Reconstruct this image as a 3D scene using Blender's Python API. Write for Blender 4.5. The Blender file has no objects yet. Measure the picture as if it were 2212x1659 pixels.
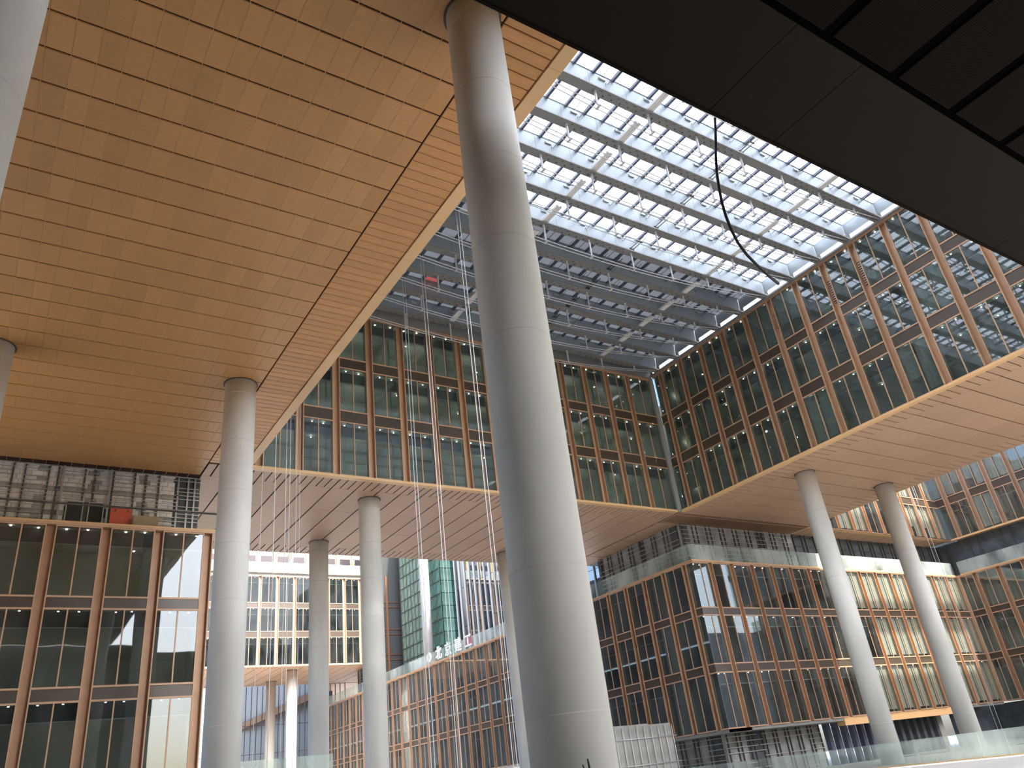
import bpy, bmesh, math, random
from mathutils import Matrix, Vector
random.seed(7)
scene = bpy.context.scene
COL = scene.collection

# ------------------------------------------------------------------ camera, world, sun, exposure
cam_d = bpy.data.cameras.new('camera')
cam = bpy.data.objects.new('camera', cam_d)
COL.objects.link(cam)
R = ((0.8395874693, -0.5311266019, -0.1140062022),      # right
     (0.1615361473, 0.4444797476, -0.8811037550),       # down
     (0.5186510913, 0.7213475492, 0.4589757715))        # forward
m = Matrix.Identity(4)
for i in range(3):
    m[i][0] = R[0][i]; m[i][1] = -R[1][i]; m[i][2] = -R[2][i]
cam.matrix_world = m
cam_d.sensor_width = 36.0
cam_d.lens = 1671.7 * 36.0 / 2212.0
cam_d.clip_end = 2000
scene.camera = cam

world = bpy.data.worlds.new('world'); scene.world = world
world.use_nodes = True
wn = world.node_tree.nodes; wl = world.node_tree.links
sky = wn.new('ShaderNodeTexSky'); sky.sky_type = 'NISHITA'
sky.sun_disc = False
SUN = Vector((0.14, -0.80, 0.95)).normalized()
sky.sun_elevation = math.asin(SUN.z)
sky.sun_rotation = math.atan2(SUN.x, SUN.y)
sky.air_density = 0.9; sky.dust_density = 4.0; sky.ozone_density = 1.0
wl.new(sky.outputs[0], wn['Background'].inputs[0])
wn['Background'].inputs[1].default_value = 0.52

sun_d = bpy.data.lights.new('sun', 'SUN'); sun_d.energy = 5.0; sun_d.angle = math.radians(0.6)
sun_d.color = (1.0, 0.96, 0.90)
sun = bpy.data.objects.new('sun', sun_d); COL.objects.link(sun)
sun.rotation_euler = SUN.to_track_quat('Z', 'Y').to_euler()

vs = scene.view_settings
vs.view_transform = 'Standard'; vs.look = 'None'; vs.gamma = 1.0; vs.use_curve_mapping = False
vs.exposure = 1.0
try:
    c = scene.cycles
    c.max_bounces = 9; c.diffuse_bounces = 5; c.glossy_bounces = 3
    c.transmission_bounces = 3; c.transparent_max_bounces = 14
    c.sample_clamp_indirect = 6.0
    c.caustics_reflective = False; c.caustics_refractive = False
    c.use_denoising = True
except Exception:
    pass

# ------------------------------------------------------------------ materials
MATS = {}
def srgb(r, g, b):
    f = lambda v: ((v / 255 + 0.055) / 1.055) ** 2.4 if v > 10 else v / 255 / 12.92
    return (f(r), f(g), f(b), 1)

def new_mat(name):
    mt = bpy.data.materials.new(name); mt.use_nodes = True
    nt = mt.node_tree
    return mt, nt, nt.nodes, nt.links, nt.nodes['Principled BSDF']

def mat(name, col, rough=0.6, metal=0.0, var=0.0, noise=0.0, nscale=2.0, stretch=None, bump=0.0, spec=None):
    """procedural material: colour with per-object tint (var) and noise mottling"""
    mt, nt, N, L, P = new_mat(name)
    P.inputs['Roughness'].default_value = rough
    P.inputs['Metallic'].default_value = metal
    src = None
    rgb = N.new('ShaderNodeRGB'); rgb.outputs[0].default_value = col
    src = rgb.outputs[0]
    if var:
        oi = N.new('ShaderNodeObjectInfo')
        mr = N.new('ShaderNodeMapRange')
        mr.inputs[3].default_value = 1 - var; mr.inputs[4].default_value = 1 + var
        L.new(oi.outputs['Random'], mr.inputs[0])
        h = N.new('ShaderNodeHueSaturation')
        L.new(mr.outputs[0], h.inputs['Value']); L.new(src, h.inputs['Color'])
        src = h.outputs[0]
    if noise:
        tc = N.new('ShaderNodeTexCoord'); mp = N.new('ShaderNodeMapping')
        if stretch: mp.inputs['Scale'].default_value = stretch
        L.new(tc.outputs['Object'], mp.inputs[0])
        nz = N.new('ShaderNodeTexNoise'); nz.inputs['Scale'].default_value = nscale
        nz.inputs['Detail'].default_value = 6
        L.new(mp.outputs[0], nz.inputs['Vector'])
        mr = N.new('ShaderNodeMapRange')
        mr.inputs[1].default_value = 0.3; mr.inputs[2].default_value = 0.7
        mr.inputs[3].default_value = 1 - noise; mr.inputs[4].default_value = 1 + noise
        L.new(nz.outputs['Fac'], mr.inputs[0])
        h = N.new('ShaderNodeHueSaturation')
        L.new(mr.outputs[0], h.inputs['Value']); L.new(src, h.inputs['Color'])
        src = h.outputs[0]
        if bump:
            b = N.new('ShaderNodeBump'); b.inputs['Strength'].default_value = bump
            L.new(nz.outputs['Fac'], b.inputs['Height']); L.new(b.outputs[0], P.inputs['Normal'])
    L.new(src, P.inputs['Base Color'])
    if spec is not None: P.inputs['Specular IOR Level'].default_value = spec
    MATS[name] = mt
    return mt

def glass(name, tint, refl_ior=1.6, rough=0.02, dirt=0.05, dirtcol=(0.4, 0.42, 0.38, 1), dscale=0.8, wavy=0.0):
    mt, nt, N, L, P = new_mat(name)
    N.remove(P)
    out = N['Material Output']
    tr = N.new('ShaderNodeBsdfTransparent'); tr.inputs[0].default_value = tint
    gl = N.new('ShaderNodeBsdfGlossy'); gl.inputs['Roughness'].default_value = rough
    gl.inputs['Color'].default_value = (0.88, 0.96, 1, 1)
    fr = N.new('ShaderNodeFresnel'); fr.inputs[0].default_value = refl_ior
    mx = N.new('ShaderNodeMixShader')
    ge = N.new('ShaderNodeNewGeometry')          # thin pane: only the outer face mirrors
    iv = N.new('ShaderNodeMath'); iv.operation = 'SUBTRACT'; iv.inputs[0].default_value = 1.0
    L.new(ge.outputs['Backfacing'], iv.inputs[1])
    ml = N.new('ShaderNodeMath'); ml.operation = 'MULTIPLY'
    L.new(fr.outputs[0], ml.inputs[0]); L.new(iv.outputs[0], ml.inputs[1])
    L.new(ml.outputs[0], mx.inputs[0]); L.new(tr.outputs[0], mx.inputs[1]); L.new(gl.outputs[0], mx.inputs[2])
    df = N.new('ShaderNodeBsdfDiffuse'); df.inputs[0].default_value = dirtcol
    tc = N.new('ShaderNodeTexCoord')
    mp = N.new('ShaderNodeMapping'); mp.inputs['Scale'].default_value = (1, 1, 0.45)
    L.new(tc.outputs['Object'], mp.inputs[0])
    oi = N.new('ShaderNodeObjectInfo')
    ad = N.new('ShaderNodeVectorMath'); ad.operation = 'ADD'
    L.new(mp.outputs[0], ad.inputs[0]); L.new(oi.outputs['Location'], ad.inputs[1])
    nz = N.new('ShaderNodeTexNoise'); nz.inputs['Scale'].default_value = dscale; nz.inputs['Detail'].default_value = 7
    L.new(ad.outputs[0], nz.inputs['Vector'])
    mr = N.new('ShaderNodeMapRange'); mr.inputs[1].default_value = 0.35; mr.inputs[2].default_value = 0.75
    mr.inputs[3].default_value = dirt * 0.3; mr.inputs[4].default_value = dirt * 2
    L.new(nz.outputs['Fac'], mr.inputs[0])
    m2 = N.new('ShaderNodeMixShader')
    L.new(mr.outputs[0], m2.inputs[0]); L.new(mx.outputs[0], m2.inputs[1]); L.new(df.outputs[0], m2.inputs[2])
    if wavy:
        n2 = N.new('ShaderNodeTexNoise'); n2.inputs['Scale'].default_value = 0.7; n2.inputs['Detail'].default_value = 0
        L.new(ad.outputs[0], n2.inputs['Vector'])
        b = N.new('ShaderNodeBump'); b.inputs['Strength'].default_value = wavy; b.inputs['Distance'].default_value = 0.05
        L.new(n2.outputs['Fac'], b.inputs['Height']); L.new(b.outputs[0], gl.inputs['Normal'])
    L.new(m2.outputs[0], out.inputs[0])
    MATS[name] = mt
    return mt

def emit(name, col, s):
    mt, nt, N, L, P = new_mat(name)
    P.inputs['Base Color'].default_value = col
    P.inputs['Emission Color'].default_value = col
    P.inputs['Emission Strength'].default_value = s
    try: mt.cycles.emission_sampling = 'NONE'
    except Exception: pass
    MATS[name] = mt

def translucent(name, trans_col, tl_col, f_tl, f_gloss=0.06):
    mt, nt, N, L, P = new_mat(name)
    N.remove(P); out = N['Material Output']
    tr = N.new('ShaderNodeBsdfTransparent'); tr.inputs[0].default_value = trans_col
    tl = N.new('ShaderNodeBsdfTranslucent'); tl.inputs[0].default_value = tl_col
    gl = N.new('ShaderNodeBsdfGlossy'); gl.inputs['Roughness'].default_value = 0.1
    a = N.new('ShaderNodeMixShader'); a.inputs[0].default_value = f_tl
    L.new(tr.outputs[0], a.inputs[1]); L.new(tl.outputs[0], a.inputs[2])
    b = N.new('ShaderNodeMixShader'); b.inputs[0].default_value = f_gloss
    L.new(a.outputs[0], b.inputs[1]); L.new(gl.outputs[0], b.inputs[2])
    L.new(b.outputs[0], out.inputs[0])
    MATS[name] = mt

mat('soffit', (0.55, 0.285, 0.10, 1), 0.45, 0.0, var=0.07, noise=0.06, nscale=3.0, stretch=(1, 4, 1))
mat('soffit_plank', (0.59, 0.295, 0.10, 1), 0.42, 0.0, var=0.08, noise=0.10, nscale=2.0, stretch=(1, 6, 1))
mat('soffit_pale', (0.53, 0.345, 0.22, 1), 0.5, 0.0, var=0.05, noise=0.08, nscale=1.5, stretch=(1, 5, 1))
mat('trim_tan', (0.78, 0.50, 0.24, 1), 0.4, 0.0, var=0.05)
mat('seam_highlight_tan', (0.66, 0.375, 0.155, 1), 0.4)  # lighter soffit tone: edge highlights put into the colour
mat('joint_dark', (0.05, 0.022, 0.01, 1), 0.8)
mat('copper', (0.53, 0.33, 0.20, 1), 0.4, 0.1, var=0.05, noise=0.08, nscale=1.2)
mat('copper_dark', (0.22, 0.10, 0.045, 1), 0.45, 0.2)
mat('spandrel', (0.075, 0.056, 0.04, 1), 0.3, 0.0, var=0.1)
mat('concrete', (0.67, 0.68, 0.635, 1), 0.75, 0.0, noise=0.15, nscale=0.5, stretch=(1, 1, 0.35))
mat('concrete_tall', (0.5, 0.5, 0.5, 1), 0.75, noise=0.08, nscale=0.5)
mat('concrete_seam', (0.56, 0.565, 0.525, 1), 0.8)
mat('floor_pale', (0.70, 0.69, 0.66, 1), 0.7, noise=0.06, nscale=0.3)
mat('concrete_floor', (0.40, 0.39, 0.37, 1), 0.7, 0.0, noise=0.08, nscale=0.3)
mat('paving', (0.17, 0.165, 0.15, 1), 0.8, 0.0, noise=0.08, nscale=0.2)
mat('collar', (0.10, 0.07, 0.05, 1), 0.6)
mat('steel_grey', (0.27, 0.27, 0.26, 1), 0.5, 0.2, var=0.03, noise=0.05, nscale=1)
mat('steel_blue', (0.30, 0.345, 0.37, 1), 0.42, 0.1, var=0.05, noise=0.06, nscale=0.8)
mat('steel_white', (0.62, 0.63, 0.64, 1), 0.35, 0.1)
mat('galvanised', (0.45, 0.47, 0.47, 1), 0.35, 0.5)
mat('bar_dark', (0.10, 0.115, 0.16, 1), 0.5)
mat('bolt', (0.12, 0.11, 0.10, 1), 0.4, 0.5)
mat('white_paint', (0.85, 0.84, 0.80, 1), 0.5, var=0.04)
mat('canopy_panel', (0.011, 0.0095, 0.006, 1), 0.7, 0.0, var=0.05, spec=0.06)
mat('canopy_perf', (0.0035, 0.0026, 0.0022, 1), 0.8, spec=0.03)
def perforate(name, pitch):
    mt = MATS[name]; N = mt.node_tree.nodes; L = mt.node_tree.links; P = N['Principled BSDF']
    tc = N.new('ShaderNodeTexCoord'); vo = N.new('ShaderNodeTexVoronoi'); vo.inputs['Scale'].default_value = 1 / pitch
    vo.inputs['Randomness'].default_value = 0.0
    L.new(tc.outputs['Object'], vo.inputs['Vector'])
    cr = N.new('ShaderNodeValToRGB'); cr.color_ramp.elements[0].position = 0.32; cr.color_ramp.elements[1].position = 0.38
    cr.color_ramp.elements[0].color = (0.001, 0.001, 0.001, 1); cr.color_ramp.elements[1].color = (0.010, 0.0075, 0.006, 1)
    L.new(vo.outputs['Distance'], cr.inputs[0]); L.new(cr.outputs[0], P.inputs['Base Color'])
perforate('canopy_perf', 0.05)
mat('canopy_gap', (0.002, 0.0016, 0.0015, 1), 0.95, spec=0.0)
mat('black_rubber', (0.012, 0.015, 0.018, 1), 0.5)
mat('rope_white', (0.85, 0.85, 0.84, 1), 0.7)
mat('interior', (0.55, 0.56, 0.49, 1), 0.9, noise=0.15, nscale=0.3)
mat('interior_dim', (0.13, 0.135, 0.13, 1), 0.9, noise=0.2, nscale=0.3)  # darker copy of interior, the rooms' dimness put into its colour
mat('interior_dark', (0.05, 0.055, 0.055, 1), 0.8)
mat('slab_grey', (0.30, 0.30, 0.28, 1), 0.85)
mat('block', (0.84, 0.80, 0.72, 1), 0.9, var=0.12, noise=0.08, nscale=4)
mat('block_grey', (0.42, 0.40, 0.35, 1), 0.9, var=0.12, noise=0.1, nscale=4)
mat('mortar', (0.12, 0.11, 0.09, 1), 0.95)
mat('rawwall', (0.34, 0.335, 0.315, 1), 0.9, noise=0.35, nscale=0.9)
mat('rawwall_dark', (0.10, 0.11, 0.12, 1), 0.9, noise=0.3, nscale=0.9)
mat('stud_dark', (0.09, 0.085, 0.07, 1), 0.6)
mat('rail_zinc', (0.52, 0.52, 0.48, 1), 0.4, 0.3)
mat('orange', (0.80, 0.115, 0.04, 1), 0.5, noise=0.08, nscale=5)
mat('doorway_shade', (0.006, 0.006, 0.006, 1), 0.9)  # black colour standing in for the darkness inside the doorways
mat('wood_box', (0.48, 0.34, 0.20, 1), 0.7)
mat('penthouse', (0.24, 0.23, 0.21, 1), 0.9, noise=0.1, nscale=0.6)
mat('net_green', (0.08, 0.19, 0.15, 1), 0.9, var=0.18, noise=0.3, nscale=0.8)
mat('net_pale', (0.19, 0.27, 0.20, 1), 0.9, var=0.15, noise=0.3, nscale=0.8)
mat('sheet_grey', (0.27, 0.27, 0.255, 1), 0.7, var=0.08, noise=0.25, nscale=0.8)
mat('bronze_dark', (0.055, 0.045, 0.05, 1), 0.35, 0.3)
mat('red_film', (0.42, 0.16, 0.18, 1), 0.6)
mat('white_letter', (0.9, 0.9, 0.9, 1), 0.5)
mat('stone_pale', (0.66, 0.60, 0.50, 1), 0.7, noise=0.05)
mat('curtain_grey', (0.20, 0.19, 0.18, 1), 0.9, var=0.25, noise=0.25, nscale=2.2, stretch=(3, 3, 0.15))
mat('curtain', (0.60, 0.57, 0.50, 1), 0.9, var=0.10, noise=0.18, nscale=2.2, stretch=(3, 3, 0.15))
glass('glass_pale', (0.80, 0.83, 0.81, 1), 1.8, dirt=0.05, dirtcol=(0.30, 0.33, 0.32, 1))
glass('glass_dark', (0.62, 0.69, 0.68, 1), 1.9, dirt=0.085, dirtcol=(0.30, 0.35, 0.34, 1))
glass('glass_left', (0.66, 0.70, 0.69, 1), 1.85, dirt=0.045, dirtcol=(0.30, 0.31, 0.30, 1), wavy=0.10)
glass('glass_blue', (0.12, 0.22, 0.30, 1), 2.8, dirt=0.02, wavy=0.03)
glass('glass_far', (0.78, 0.83, 0.82, 1), 1.85, dirt=0.08, dirtcol=(0.30, 0.34, 0.34, 1))
glass('glass_dull', (0.60, 0.66, 0.66, 1), 1.35, dirt=0.05, dirtcol=(0.25, 0.28, 0.28, 1))
glass('glass_clear', (0.86, 0.93, 0.90, 1), 1.45, dirt=0.28, dirtcol=(0.74, 0.80, 0.76, 1), dscale=0.35)
glass('glass_plain', (0.94, 0.96, 0.95, 1), 1.35, dirt=0.02)
translucent('skylight', (0.80, 0.83, 0.86, 1), (0.84, 0.87, 0.90, 1), 0.68)
translucent('red_sheet', (0.03, 0.02, 0.02, 1), (0.27, 0.13, 0.13, 1), 0.9)
translucent('skylight_sheet', (0.03, 0.03, 0.03, 1), (0.20, 0.21, 0.22, 1), 0.9)
emit('lamp_on', (1.0, 0.97, 0.88, 1), 10.0)

# ------------------------------------------------------------------ mesh helpers
def mesh_from(name, verts, faces, mt, smooth=False):
    me = bpy.data.meshes.new(name)
    me.from_pydata(verts, [], faces)
    if smooth:
        me.polygons.foreach_set('use_smooth', [True] * len(me.polygons))
    if mt: me.materials.append(MATS[mt])
    me.update()
    return me

BOXF = [(0, 3, 2, 1), (4, 5, 6, 7), (0, 1, 5, 4), (1, 2, 6, 5), (2, 3, 7, 6), (3, 0, 4, 7)]
def boxv(x0, x1, y0, y1, z0, z1):
    return [(x0, y0, z0), (x1, y0, z0), (x1, y1, z0), (x0, y1, z0),
            (x0, y0, z1), (x1, y0, z1), (x1, y1, z1), (x0, y1, z1)]

class MB:
    """collects boxes / tubes into one mesh"""
    def __init__(s): s.v = []; s.f = []
    def box(s, x0, x1, y0, y1, z0, z1):
        n = len(s.v); s.v += boxv(min(x0, x1), max(x0, x1), min(y0, y1), max(y0, y1), min(z0, z1), max(z0, z1))
        s.f += [tuple(i + n for i in f) for f in BOXF]; return s
    def tube(s, pts, r, n=8, r2=None, caps=True):
        pts = [Vector(p) for p in pts]; k = len(pts); base = len(s.v)
        up0 = None
        for i, p in enumerate(pts):
            t = (pts[min(i + 1, k - 1)] - pts[max(i - 1, 0)]).normalized()
            if up0 is None:
                up0 = Vector((0, 0, 1)) if abs(t.z) < 0.9 else Vector((1, 0, 0))
            a = t.cross(up0).normalized(); b = t.cross(a).normalized()
            rr = r if r2 is None else r + (r2 - r) * i / (k - 1)
            for j in range(n):
                an = 2 * math.pi * j / n
                s.v.append(tuple(p + a * (rr * math.cos(an)) + b * (rr * math.sin(an))))
        for i in range(k - 1):
            for j in range(n):
                a0 = base + i * n + j; a1 = base + i * n + (j + 1) % n
                s.f.append((a0, a1, a1 + n, a0 + n))
        if caps:
            s.f.append(tuple(base + j for j in reversed(range(n))))
            s.f.append(tuple(base + (k - 1) * n + j for j in range(n)))
        return s
    def lathe(s, prof, n=48, cx=0, cy=0):
        base = len(s.v)
        for r, z in prof:
            for j in range(n):
                an = 2 * math.pi * j / n
                s.v.append((cx + r * math.cos(an), cy + r * math.sin(an), z))
        for i in range(len(prof) - 1):
            for j in range(n):
                a0 = base + i * n + j; a1 = base + i * n + (j + 1) % n
                s.f.append((a0, a1, a1 + n, a0 + n))
        s.f.append(tuple(base + j for j in reversed(range(n))))
        s.f.append(tuple(base + (len(prof) - 1) * n + j for j in range(n)))
        return s
    def mesh(s, name, mt, smooth=False): return mesh_from(name, s.v, s.f, mt, smooth)

CACHE = {}
def box_mesh(sx, sy, sz, mt):
    k = ('b', round(sx, 3), round(sy, 3), round(sz, 3), mt)
    if k not in CACHE:
        CACHE[k] = mesh_from('box_' + mt, boxv(-sx / 2, sx / 2, -sy / 2, sy / 2, -sz / 2, sz / 2), BOXF, mt)
    return CACHE[k]

def panel_mesh(sx, sy, sz, ch, mt):
    """ceiling panel: flat lower face with chamfered edges"""
    k = ('p', round(sx, 3), round(sy, 3), round(sz, 3), ch, mt)
    if k not in CACHE:
        v = [(-sx/2+ch, -sy/2+ch, 0), (sx/2-ch, -sy/2+ch, 0), (sx/2-ch, sy/2-ch, 0), (-sx/2+ch, sy/2-ch, 0),
             (-sx/2, -sy/2, ch), (sx/2, -sy/2, ch), (sx/2, sy/2, ch), (-sx/2, sy/2, ch),
             (-sx/2, -sy/2, sz), (sx/2, -sy/2, sz), (sx/2, sy/2, sz), (-sx/2, sy/2, sz)]
        f = [(0, 3, 2, 1), (8, 9, 10, 11)]
        for a in (0, 4):
            for i in range(4):
                j = (i + 1) % 4
                f.append((a + i, a + j, a + 4 + j, a + 4 + i))
        CACHE[k] = mesh_from('panel_' + mt, v, f, mt)
    return CACHE[k]

def wloc(o):
    l = Vector(o.location)
    p = o.parent
    while p: l += Vector(p.location); p = p.parent
    return l

def link(name, me, loc, parent=None, rot=None):
    o = bpy.data.objects.new(name, me); COL.objects.link(o)
    loc = Vector(loc)
    if parent:
        o.parent = parent; loc = loc - wloc(parent)
    o.location = loc
    if rot: o.rotation_euler = rot
    return o

def box(name, x0, x1, y0, y1, z0, z1, mt, parent=None):
    return link(name, box_mesh(abs(x1 - x0), abs(y1 - y0), abs(z1 - z0), mt),
                ((x0 + x1) / 2, (y0 + y1) / 2, (z0 + z1) / 2), parent)

def tag(o, label, cat, group=None, kind=None):
    o['label'] = label; o['category'] = cat
    if group: o['group'] = group
    if kind: o['kind'] = kind
    return o

def empty(name, loc):
    o = bpy.data.objects.new(name, None); COL.objects.link(o); o.location = loc; o.empty_display_size = 0.3
    return o

ZS = 20.0            # wooden soffit level of the ring building
FLOOR = -1.6

# ------------------------------------------------------------------ floor
fl = MB().box(-160, 260, -160, 330, FLOOR - 0.4, FLOOR).mesh('floor', 'concrete_floor')
tag(link('floor', fl, (0, 0, 0)), 'pale concrete floor of the hall and courtyards', 'floor', kind='structure')

# ------------------------------------------------------------------ facades
def facade(name, axis, plane, chans, z_bot, bands, z_top, umin, umax, label, gmat='glass_dark', depth=5.0,
           iu0=None, iu1=None, lamps=True, cw=0.45, roof=None, curtains=0.0, base_trim=False, top_trim=True, cat='wall', lampv=0.4, cmat='curtain', room_light=0.0, imat='interior'):
    """glazed wall. axis 'B' runs along X and faces -Y, axis 'A' runs along Y and faces -X.
    chans: start coordinates of the recessed copper channels between the bays"""
    def B(nm, u0, u1, v0, v1, z0, z1, mt, par):
        if axis == 'B': return box(nm, u0, u1, plane + v0, plane + v1, z0, z1, mt, par)
        return box(nm, plane + v0, plane + v1, u0, u1, z0, z1, mt, par)
    def mbbox(mb, u0, u1, v0, v1, z0, z1, o=(0, 0)):
        if axis == 'B': mb.box(u0 - o[0], u1 - o[0], plane + v0 - o[1], plane + v1 - o[1], z0, z1)
        else: mb.box(plane + v0 - o[0], plane + v1 - o[0], u0 - o[1], u1 - o[1], z0, z1)
    iu0 = umin if iu0 is None else iu0; iu1 = umax if iu1 is None else iu1
    # carcass: back wall of the rooms, floor slabs, roof slab
    mb = MB()
    mbbox(mb, iu0, iu1, depth, depth + 0.3, z_bot, z_top)
    for e0, e1 in ((iu0, iu0 + 0.1), (iu1 - 0.1, iu1)):
        mbbox(mb, e0, e1, 0.36, depth, z_bot, z_top)
    levels = [(z_bot - 0.02, z_bot + 0.12)] + [(a + 0.06, b - 0.06) for a, b in bands] + [(z_top - 0.05, roof or z_top + 0.10)]
    for a, b in levels:
        mbbox(mb, iu0, iu1, 0.36, depth + 0.3, a, b)
    wall = link(name, mb.mesh(name, imat), (0, 0, 0))
    tag(wall, label, cat, kind='structure')
    # dark bulkheads behind the glass under each ceiling
    tops = [a for a, b in bands] + [z_top]
    bots = [z_bot] + [b for a, b in bands]
    for t in tops:
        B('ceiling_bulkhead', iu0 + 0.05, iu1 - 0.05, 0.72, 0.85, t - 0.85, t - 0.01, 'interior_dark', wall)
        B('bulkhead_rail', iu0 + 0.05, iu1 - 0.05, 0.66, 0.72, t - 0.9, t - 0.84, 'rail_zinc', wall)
    # channels
    cm = MB()
    H = z_top - z_bot
    if axis == 'B':
        cm.box(0, cw, 0.30, 0.34, 0, H); cm.box(-0.06, 0, -0.04, 0.34, 0, H); cm.box(cw, cw + 0.06, -0.04, 0.34, 0, H)
    else:
        cm.box(0.30, 0.34, 0, cw, 0, H); cm.box(-0.04, 0.34, -0.06, 0, 0, H); cm.box(-0.04, 0.34, cw, cw + 0.06, 0, H)
    cme = cm.mesh('mullion_channel', 'copper')
    for u in chans:
        link('mullion_channel', cme, (u, plane, z_bot) if axis == 'B' else (plane, u, z_bot), wall)
    # bays
    edges = []
    prev = umin
    for u in chans:
        if u - 0.06 - prev > 0.25: edges.append((prev, u - 0.06))
        prev = u + cw + 0.06
    if umax - prev > 0.25: edges.append((prev, umax))
    for (a, b) in edges:
        full = (b - a) > 1.5
        for k, (z0, z1) in enumerate(zip(bots, tops)):
            mids = [(a, b)]
            if full:
                c = (a + b) / 2
                mids = [(a, c - 0.035), (c + 0.035, b)]
                B('glazing_bar', c - 0.035, c + 0.035, -0.03, 0.05, z0 + 0.08, z1 - 0.08, 'copper', wall)
            for (p, q) in mids:
                B('glass_pane', p, q, 0.01, 0.035, z0 + 0.08, z1 - 0.08, gmat, wall)
            B('transom', a, b, -0.035, 0.07, z0 - 0.02, z0 + 0.08, 'copper', wall)
            B('transom', a, b, -0.035, 0.07, z1 - 0.08, z1 + 0.02, 'copper', wall)
            cp = curtains(a) if callable(curtains) else curtains
            if cp and random.random() < cp:
                for (p, q) in mids:
                    hgt = 1.0 if cp > 0.9 else random.choice((1.0, 1.0, 0.7))
                    B('roller_blind', p + 0.03, q - 0.03, 0.25, 0.28, z1 - (z1 - z0 - 0.3) * hgt, z1 - 0.12, cmat, wall)
            if lamps and full:
                for (p, q) in mids:
                    u = p + (q - p) * random.uniform(0.35, 0.75); v = lampv + random.uniform(-0.1, 0.1)
                    zz = z1 - 0.10
                    link('downlight', disc_mesh(), (u, plane + v, zz) if axis == 'B' else (plane + v, u, zz), wall)
                if random.random() < 0.5:
                    u = random.uniform(a + 0.3, b - 0.3); v = random.uniform(2.4, 4.4); zz = z1 - 0.1
                    link('downlight', disc_mesh(), (u, plane + v, zz) if axis == 'B' else (plane + v, u, zz), wall)
        for (s0, s1) in bands:
            B('spandrel_panel', a, b, 0.02, 0.06, s0 + 0.02, s1 - 0.02, 'spandrel', wall)
    # room dividers
    for i, (a, b) in enumerate(edges):
        if i % 2 == 0 and iu0 < a < iu1:
            mb2 = MB()
            for z0, z1 in zip(bots, tops):
                mbbox(mb2, a - 0.3, a - 0.15, 2.2, depth, z0 + 0.1, z1 - 0.05)
            link('partition', mb2.mesh('partition', imat), (0, 0, 0), wall)
    if room_light:
        for i, (a, b) in enumerate(edges):
            if i % 2: continue
            for k, t in enumerate(tops):
                ld = CACHE.get(('pl', room_light))
                if ld is None:
                    ld = bpy.data.lights.new('room_lamp', 'POINT'); ld.energy = room_light; ld.shadow_soft_size = 0.12; ld.color = (1, 0.97, 0.86)
                    CACHE[('pl', room_light)] = ld
                lo = bpy.data.objects.new('room_lamp', ld); COL.objects.link(lo)
                u = min(b + 0.3, iu1 - 0.4); v = 2.6
                lo.location = (u, plane + v, t - 1.5) if axis == 'B' else (plane + v, u, t - 1.5)
                lo.parent = wall
    if base_trim:
        B('edge_trim', umin, umax, -0.10, 0.36, z_bot - 0.15, z_bot + 0.02, 'trim_tan', wall)
    if top_trim:
        B('coping', umin, umax, -0.08, 0.40, z_top + 0.0, z_top + 0.14, 'copper', wall)
    return wall

def disc_mesh():
    if 'disc' not in CACHE:
        CACHE['disc'] = MB().lathe([(0.05, 0), (0.05, 0.03)], 8).mesh('downlight', 'lamp_on')
    return CACHE['disc']

UB = [(24.2, 25.06), (28.62, 29.4)]
LB = [(6.37, 7.0), (11.0, 11.58)]
def seq(s, p, k0, k1): return [s + p * k for k in range(k0, k1 + 1)]

facade('wall_far', 'B', 47.15, seq(20.75, 2.63, -3, 10), ZS + 0.12, UB, 33.35, 12.6, 50.15,
       'far upper glazed wall with copper channels and dim rooms behind, closing the end of the hall', 'glass_dark',
       base_trim=True, roof=36.0, iu1=50.4, room_light=20)
wr = facade('wall_right', 'A', 50.6, seq(18.54, 2.713, -4, 10), ZS + 0.12, UB, 33.6, 7.5, 46.95,
       'right upper glazed wall reflecting the skylight above the wooden soffit', 'glass_dark',
       base_trim=True, roof=33.8, iu0=7.5, iu1=47.1, curtains=0.25, room_light=3.5)
facade('wall_left', 'B', 47.2, seq(1.83, 2.73, -3, 3), 2.1, LB, 15.5, -7.5, 10.6,
       'tall dark glazed wall with copper channels at the lower left, below the block wall', 'glass_left', lampv=0.4, room_light=7)
facade('wall_right_lower', 'B', 47.2, seq(52.57, 2.71, 0, 14), 2.1, LB, 15.5, 50.6, 93.3,
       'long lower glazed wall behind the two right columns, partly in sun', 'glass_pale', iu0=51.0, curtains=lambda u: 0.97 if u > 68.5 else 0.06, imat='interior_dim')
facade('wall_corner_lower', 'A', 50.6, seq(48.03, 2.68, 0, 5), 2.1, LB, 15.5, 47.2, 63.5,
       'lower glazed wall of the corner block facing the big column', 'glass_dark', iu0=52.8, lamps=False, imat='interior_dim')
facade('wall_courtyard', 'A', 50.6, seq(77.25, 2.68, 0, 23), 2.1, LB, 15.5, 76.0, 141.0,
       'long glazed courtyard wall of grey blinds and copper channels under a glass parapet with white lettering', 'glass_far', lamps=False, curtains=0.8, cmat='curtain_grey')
facade('wall_courtyard_end', 'B', 121.3, seq(34.3, 2.735, -5, 6), ZS + 0.12, UB, 33.5, 20.0, 56.5,
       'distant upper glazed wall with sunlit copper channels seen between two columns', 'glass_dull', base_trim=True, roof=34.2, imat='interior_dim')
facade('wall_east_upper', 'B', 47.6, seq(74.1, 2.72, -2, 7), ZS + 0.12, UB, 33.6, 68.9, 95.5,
       'upper glazed wall beyond the right soffit, with sunlit pale blinds', 'glass_pale', curtains=0.9, base_trim=True, lamps=False, imat='interior_dim')
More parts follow.
